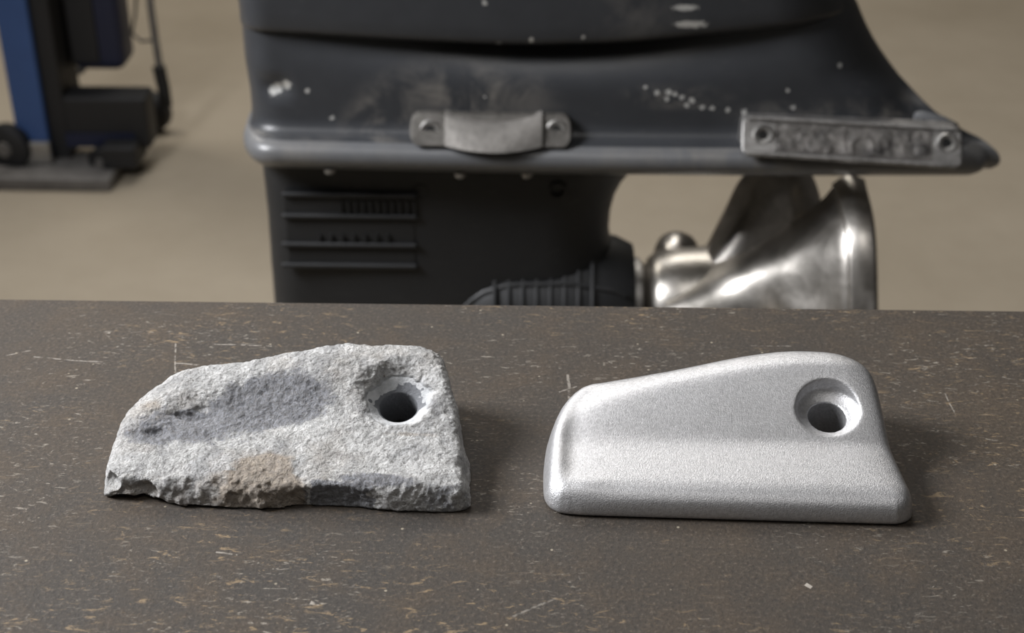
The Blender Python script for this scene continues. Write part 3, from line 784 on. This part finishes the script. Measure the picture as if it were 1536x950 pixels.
# ------------------------------------------------------------------ propeller (a part of the motor, turning on its shaft)
def bez_surface(G, nu=34, nv=34):
    """smooth surface through a coarse grid of points"""
    G = np.array(G, float)
    def cr_line(P, n):
        P = np.concatenate([[2*P[0]-P[1]], P, [2*P[-1]-P[-2]]]); m = len(P) - 3; out = []
        for s in np.linspace(0, m - 1e-9, n):
            i = int(s); t = s - i; p0, p1, p2, p3 = P[i:i+4]
            out.append(0.5*((2*p1) + (-p0+p2)*t + (2*p0-5*p1+4*p2-p3)*t*t + (-p0+3*p1-3*p2+p3)*t**3))
        return np.array(out)
    A = np.stack([cr_line(G[:, j], nu) for j in range(G.shape[1])], 1)
    return np.stack([cr_line(A[i], nv) for i in range(nu)], 0)
def shell(name, S, th, mat, par, label=None, flip=False):
    du = np.gradient(S, axis=0); dv = np.gradient(S, axis=1); N = np.cross(du, dv)
    N /= np.maximum(np.linalg.norm(N, axis=2), 1e-9)[..., None]
    nu, nv = S.shape[:2]
    uu, vv = np.meshgrid(np.linspace(0, 1, nu), np.linspace(0, 1, nv), indexing='ij')
    ed = np.minimum(1, 8*np.minimum(np.minimum(uu, 1-uu), np.minimum(vv, 1-vv))) ** .5
    half = (th * (.3 + .7*ed) / 2)[..., None]
    A = S + N*half; B = S - N*half
    mb = MB(); mb.grid(A); mb.grid(B, flip=True); n = nu*nv
    def bd(i, j): return i*nv + j
    loop = [bd(i, 0) for i in range(nu)] + [bd(nu-1, j) for j in range(1, nv)] + [bd(i, nv-1) for i in range(nu-2, -1, -1)] + [bd(0, j) for j in range(nv-2, 0, -1)]
    for q in range(len(loop)):
        a_, b_ = loop[q], loop[(q+1) % len(loop)]
        mb.f.append((a_, n + a_, n + b_, b_))
    return mb.build(name, mat, par, angle=75, label=label)
def g3(px, py, y): return ony(px, py, y)
xp0 = x_t1
pr = MB(); LP = .17
pr.lathe((xp0 + .010, YC, ZT), (1, 0, 0), [(0, .030), (.004, .040), (.012, .046), (.03, .049), (.08, .052), (.13, .058), (.17, .066), (.168, .060), (.10, .046)], 48)
prop = pr.build('propeller', m_steel, motor, label='polished steel propeller behind the strut')
mb = MB(); mb.lathe((xp0 - .004, YC, ZT), (1, 0, 0), [(0, .034), (.004, .040), (.010, .040), (.0145, .034)], 40); mb.build('thrust_washer', m_bolt, prop)
# the blade that sweeps towards the bench, with its cupped trailing edge
GB = [[g3(1000, 428, 1.045), g3(998, 445, 1.020), g3(1000, 470, 1.000), g3(1010, 520, .985)],
      [g3(1085, 385, 1.040), g3(1095, 418, 1.010), g3(1120, 452, .992), g3(1150, 520, .975)],
      [g3(1172, 345, 1.035), g3(1185, 385, .990), g3(1195, 450, .966), g3(1210, 540, .940)],
      [g3(1228, 305, 1.025), g3(1245, 360, .972), g3(1250, 450, .945), g3(1255, 560, .925)],
      [g3(1254, 276, 1.015), g3(1272, 350, .962), g3(1276, 450, .935), g3(1278, 570, .915)]]
S = bez_surface(GB)
shell('blade', S, .0045, m_steel, prop)
GC = [[g3(1248, 277, 1.018), g3(1268, 350, .962), g3(1272, 450, .935), g3(1274, 570, .915)],
      [g3(1272, 263, 1.020), g3(1290, 345, .960), g3(1295, 450, .932), g3(1297, 570, .912)],
      [g3(1296, 270, 1.022), g3(1312, 340, .962), g3(1317, 450, .930), g3(1318, 570, .905)]]
shell('blade_cup', bez_surface(GC, 18, 30), .006, m_steel, prop, label='cupped trailing edge of the blade')
# the blade standing up under the plate
GA = [[g3(1010, 432, 1.050), g3(1045, 425, 1.035), g3(1085, 418, 1.028), g3(1130, 408, 1.030)],
      [g3(1050, 385, 1.062), g3(1085, 375, 1.040), g3(1140, 372, 1.030), g3(1225, 352, 1.032)],
      [g3(1085, 320, 1.072), g3(1125, 310, 1.050), g3(1175, 308, 1.042), g3(1232, 312, 1.050)],
      [g3(1112, 268, 1.078), g3(1145, 262, 1.062), g3(1185, 262, 1.056), g3(1222, 272, 1.062)],
      [g3(1150, 243, 1.080), g3(1165, 240, 1.072), g3(1185, 240, 1.068), g3(1205, 246, 1.072)]]
shell('blade', bez_surface(GA), .0045, m_steel, prop)
# far blade, only its rounded tip shows over the hub
GD = [[g3(1005, 425, 1.07), g3(1025, 425, 1.06), g3(1045, 425, 1.06)],
      [g3(984, 392, 1.085), g3(1012, 388, 1.065), g3(1048, 392, 1.075)],
      [g3(990, 366, 1.10), g3(1014, 362, 1.085), g3(1044, 372, 1.095)],
      [g3(1008, 357, 1.115), g3(1018, 355, 1.11), g3(1030, 359, 1.115)]]
shell('blade', bez_surface(GD, 20, 20), .012, m_steel, prop)

# trolley carrying the motor, out of sight behind the bench
tro = empty('engine_trolley', (0.02, YC, 0), 'low black steel trolley holding the outboard motor up by its skeg', 'trolley')
m_tr = mat_plain('black_trolley_paint', (0.02, 0.02, 0.022), 0.5)
for sx in (-1, 1):
    mb = MB(); mb.box((.02 + sx*.22 - .025, YC - .25, .08), (.02 + sx*.22 + .025, YC + .25, .13)); mb.build('rail', m_tr, tro, smooth=False, bevel=.004)
    for sy in (-1, 1):
        mb = MB(); mb.lathe((.02 + sx*.22 - .014, YC + sy*.2, .04), (1, 0, 0), [(0, .034), (.003, .04), (.025, .04), (.028, .034)], 24)
        mb.box((.02 + sx*.22 - .018, YC + sy*.2 - .014, .04), (.02 + sx*.22 - .0145, YC + sy*.2 + .014, .085)); mb.build('caster', m_tr, tro)
mb = MB(); mb.box((-.24, YC - .03, .13), (.28, YC + .03, .18)); mb.box((-.06, YC - .035, .18), (.12, YC + .035, .399)); mb.build('post', m_tr, tro, smooth=False, bevel=.004)

# ------------------------------------------------------------------ blue stand in the background
base = onz(55, 245, 0)
st = empty('equipment_stand', (base[0], base[1], 0), 'blue steel equipment stand with black lower tray on the floor at upper left', 'stand')
m_blue = mat_plain('blue_paint', (0.035, 0.085, 0.24), 0.45, 0, .15, 12)
m_navy = mat_plain('navy_paint', (0.006, 0.010, 0.035), 0.5, 0, .2, 12)
m_dk = mat_plain('stand_black', (0.010, 0.010, 0.011), 0.6)
m_gr = mat_worn_metal('base_plate_metal', (0.10, 0.095, 0.09), (0.20, 0.19, 0.18), 0.55, 12, 0.001, 0.3)
p0 = onz(-160, 288, 0); p1 = onz(168, 288, 0); p2 = onz(190, 246, 0)
mb = MB(); mb.box((p0[0], p1[1], .0), (p1[0], p2[1], .028)); mb.build('base_plate', m_gr, st, smooth=False, bevel=.006)
cy = onz(55, 243, .028)[1]
cl = ony(30, 236, cy)[0]; c_r = ony(77, 236, cy)[0]
mb = MB(); mb.box((cl, cy, .028), (c_r, cy + .02, 1.15)); mb.build('column', m_blue, st, smooth=False, bevel=.005)
mb = MB(); mb.box((cl - .004, cy - .012, .028), (c_r + .004, cy + .004, .075)); mb.build('column_foot', m_bolt, st, smooth=False, bevel=.004)
mb = MB(); mb.box((cl + .01, cy + .02, .028), (c_r + .035, cy + .14, 1.15)); mb.build('side_channel', m_dk, st, smooth=False, bevel=.004)
# black tray and its frame
y2 = cy + .14
q0 = ony(105, 225, cy + .03); q1 = ony(238, 228, cy + .03)
zb = .055
mb = MB(); tx0 = c_r + .03; tx1 = ony(232, 215, cy + .05)[0]
mb.box((tx0, cy + .02, .05), (tx1, onz(200, 128, .16)[1], .16)); tr = mb.build('tray', m_dk, st, smooth=False, bevel=.008)
mb = MB(); mb.box((tx0 - .0, cy + .016, .055), (tx1 - .03, cy + .02, .085)); mb.build('tray_lip', m_navy, tr, smooth=False)
mb = MB(); bx = onz(168, 280, 0)
mb.box((bx[0] - .02, bx[1] + .02, .028), (bx[0] + .05, cy + .06, .075)); mb.build('outrigger', m_dk, st, smooth=False, bevel=.005)
# navy cabinet hanging from the column
yb = cy + .10
n0_ = ony(80, 105, yb); n1_ = ony(188, 108, yb)
mb = MB(); mb.box((c_r + .036, yb, n1_[2]), (n1_[0], yb + .10, 1.2)); cabn = mb.build('cabinet', m_navy, st, smooth=False, bevel=.02)
mb = MB(); mb.box((c_r + .04, yb - .006, n1_[2] + .02), (c_r + .04 + (n1_[0]-c_r-.04)*.55, yb, 1.18)); mb.build('cabinet_panel', m_dk, cabn, smooth=False, bevel=.004)
mb = MB(); a = ony(140, 112, yb + .12); mb.box((c_r + .02, yb + .05, .16), (a[0], yb + .20, a[2] + .03)); mb.build('neck', m_dk, st, smooth=False, bevel=.01)
def wheel(px, py, r, yo, w=.035):
    c = ony(px, py, yo); mb = MB(); mb.lathe((c[0], yo, max(r, c[2])), (0.25, 1, 0), [(0, r*.8), (.006, r), (w-.006, r), (w, r*.8)], 28)
    o = mb.build('caster', m_dk, st)
    mb = MB(); mb.lathe((c[0]-.001, yo - .004, max(r, c[2])), (0.25, 1, 0), [(0, r*.3), (.01, r*.42), (.02, r*.42)], 20); mb.build('hub', m_gr, o)
wheel(6, 225, .048, cy - .02); wheel(226, 215, .045, cy + .22); wheel(150, 245, .03, cy - .02, .03)
# thin hose and rod on the right of the stand
yr = onz(200, 128, .16)[1] + .06
mb = MB(); mb.tube([ony(222, -40, yr), ony(226, 10, yr), ony(233, 60, yr), ony(241, 110, yr), ony(247, 150, yr)], .008, 8); mb.build('rod', m_gr, st)
mb = MB(); mb.tube([ony(205, -30, yr), ony(203, 20, yr), ony(198, 50, yr), ony(212, 62, yr), ony(234, 60, yr)], .003, 8); mb.build('hose', m_dk, st)
mb = MB(); mb.tube([ony(238, 100, yr), ony(245, 130, yr), ony(249, 158, yr)], .014, 8); mb.build('clamp', m_dk, st)
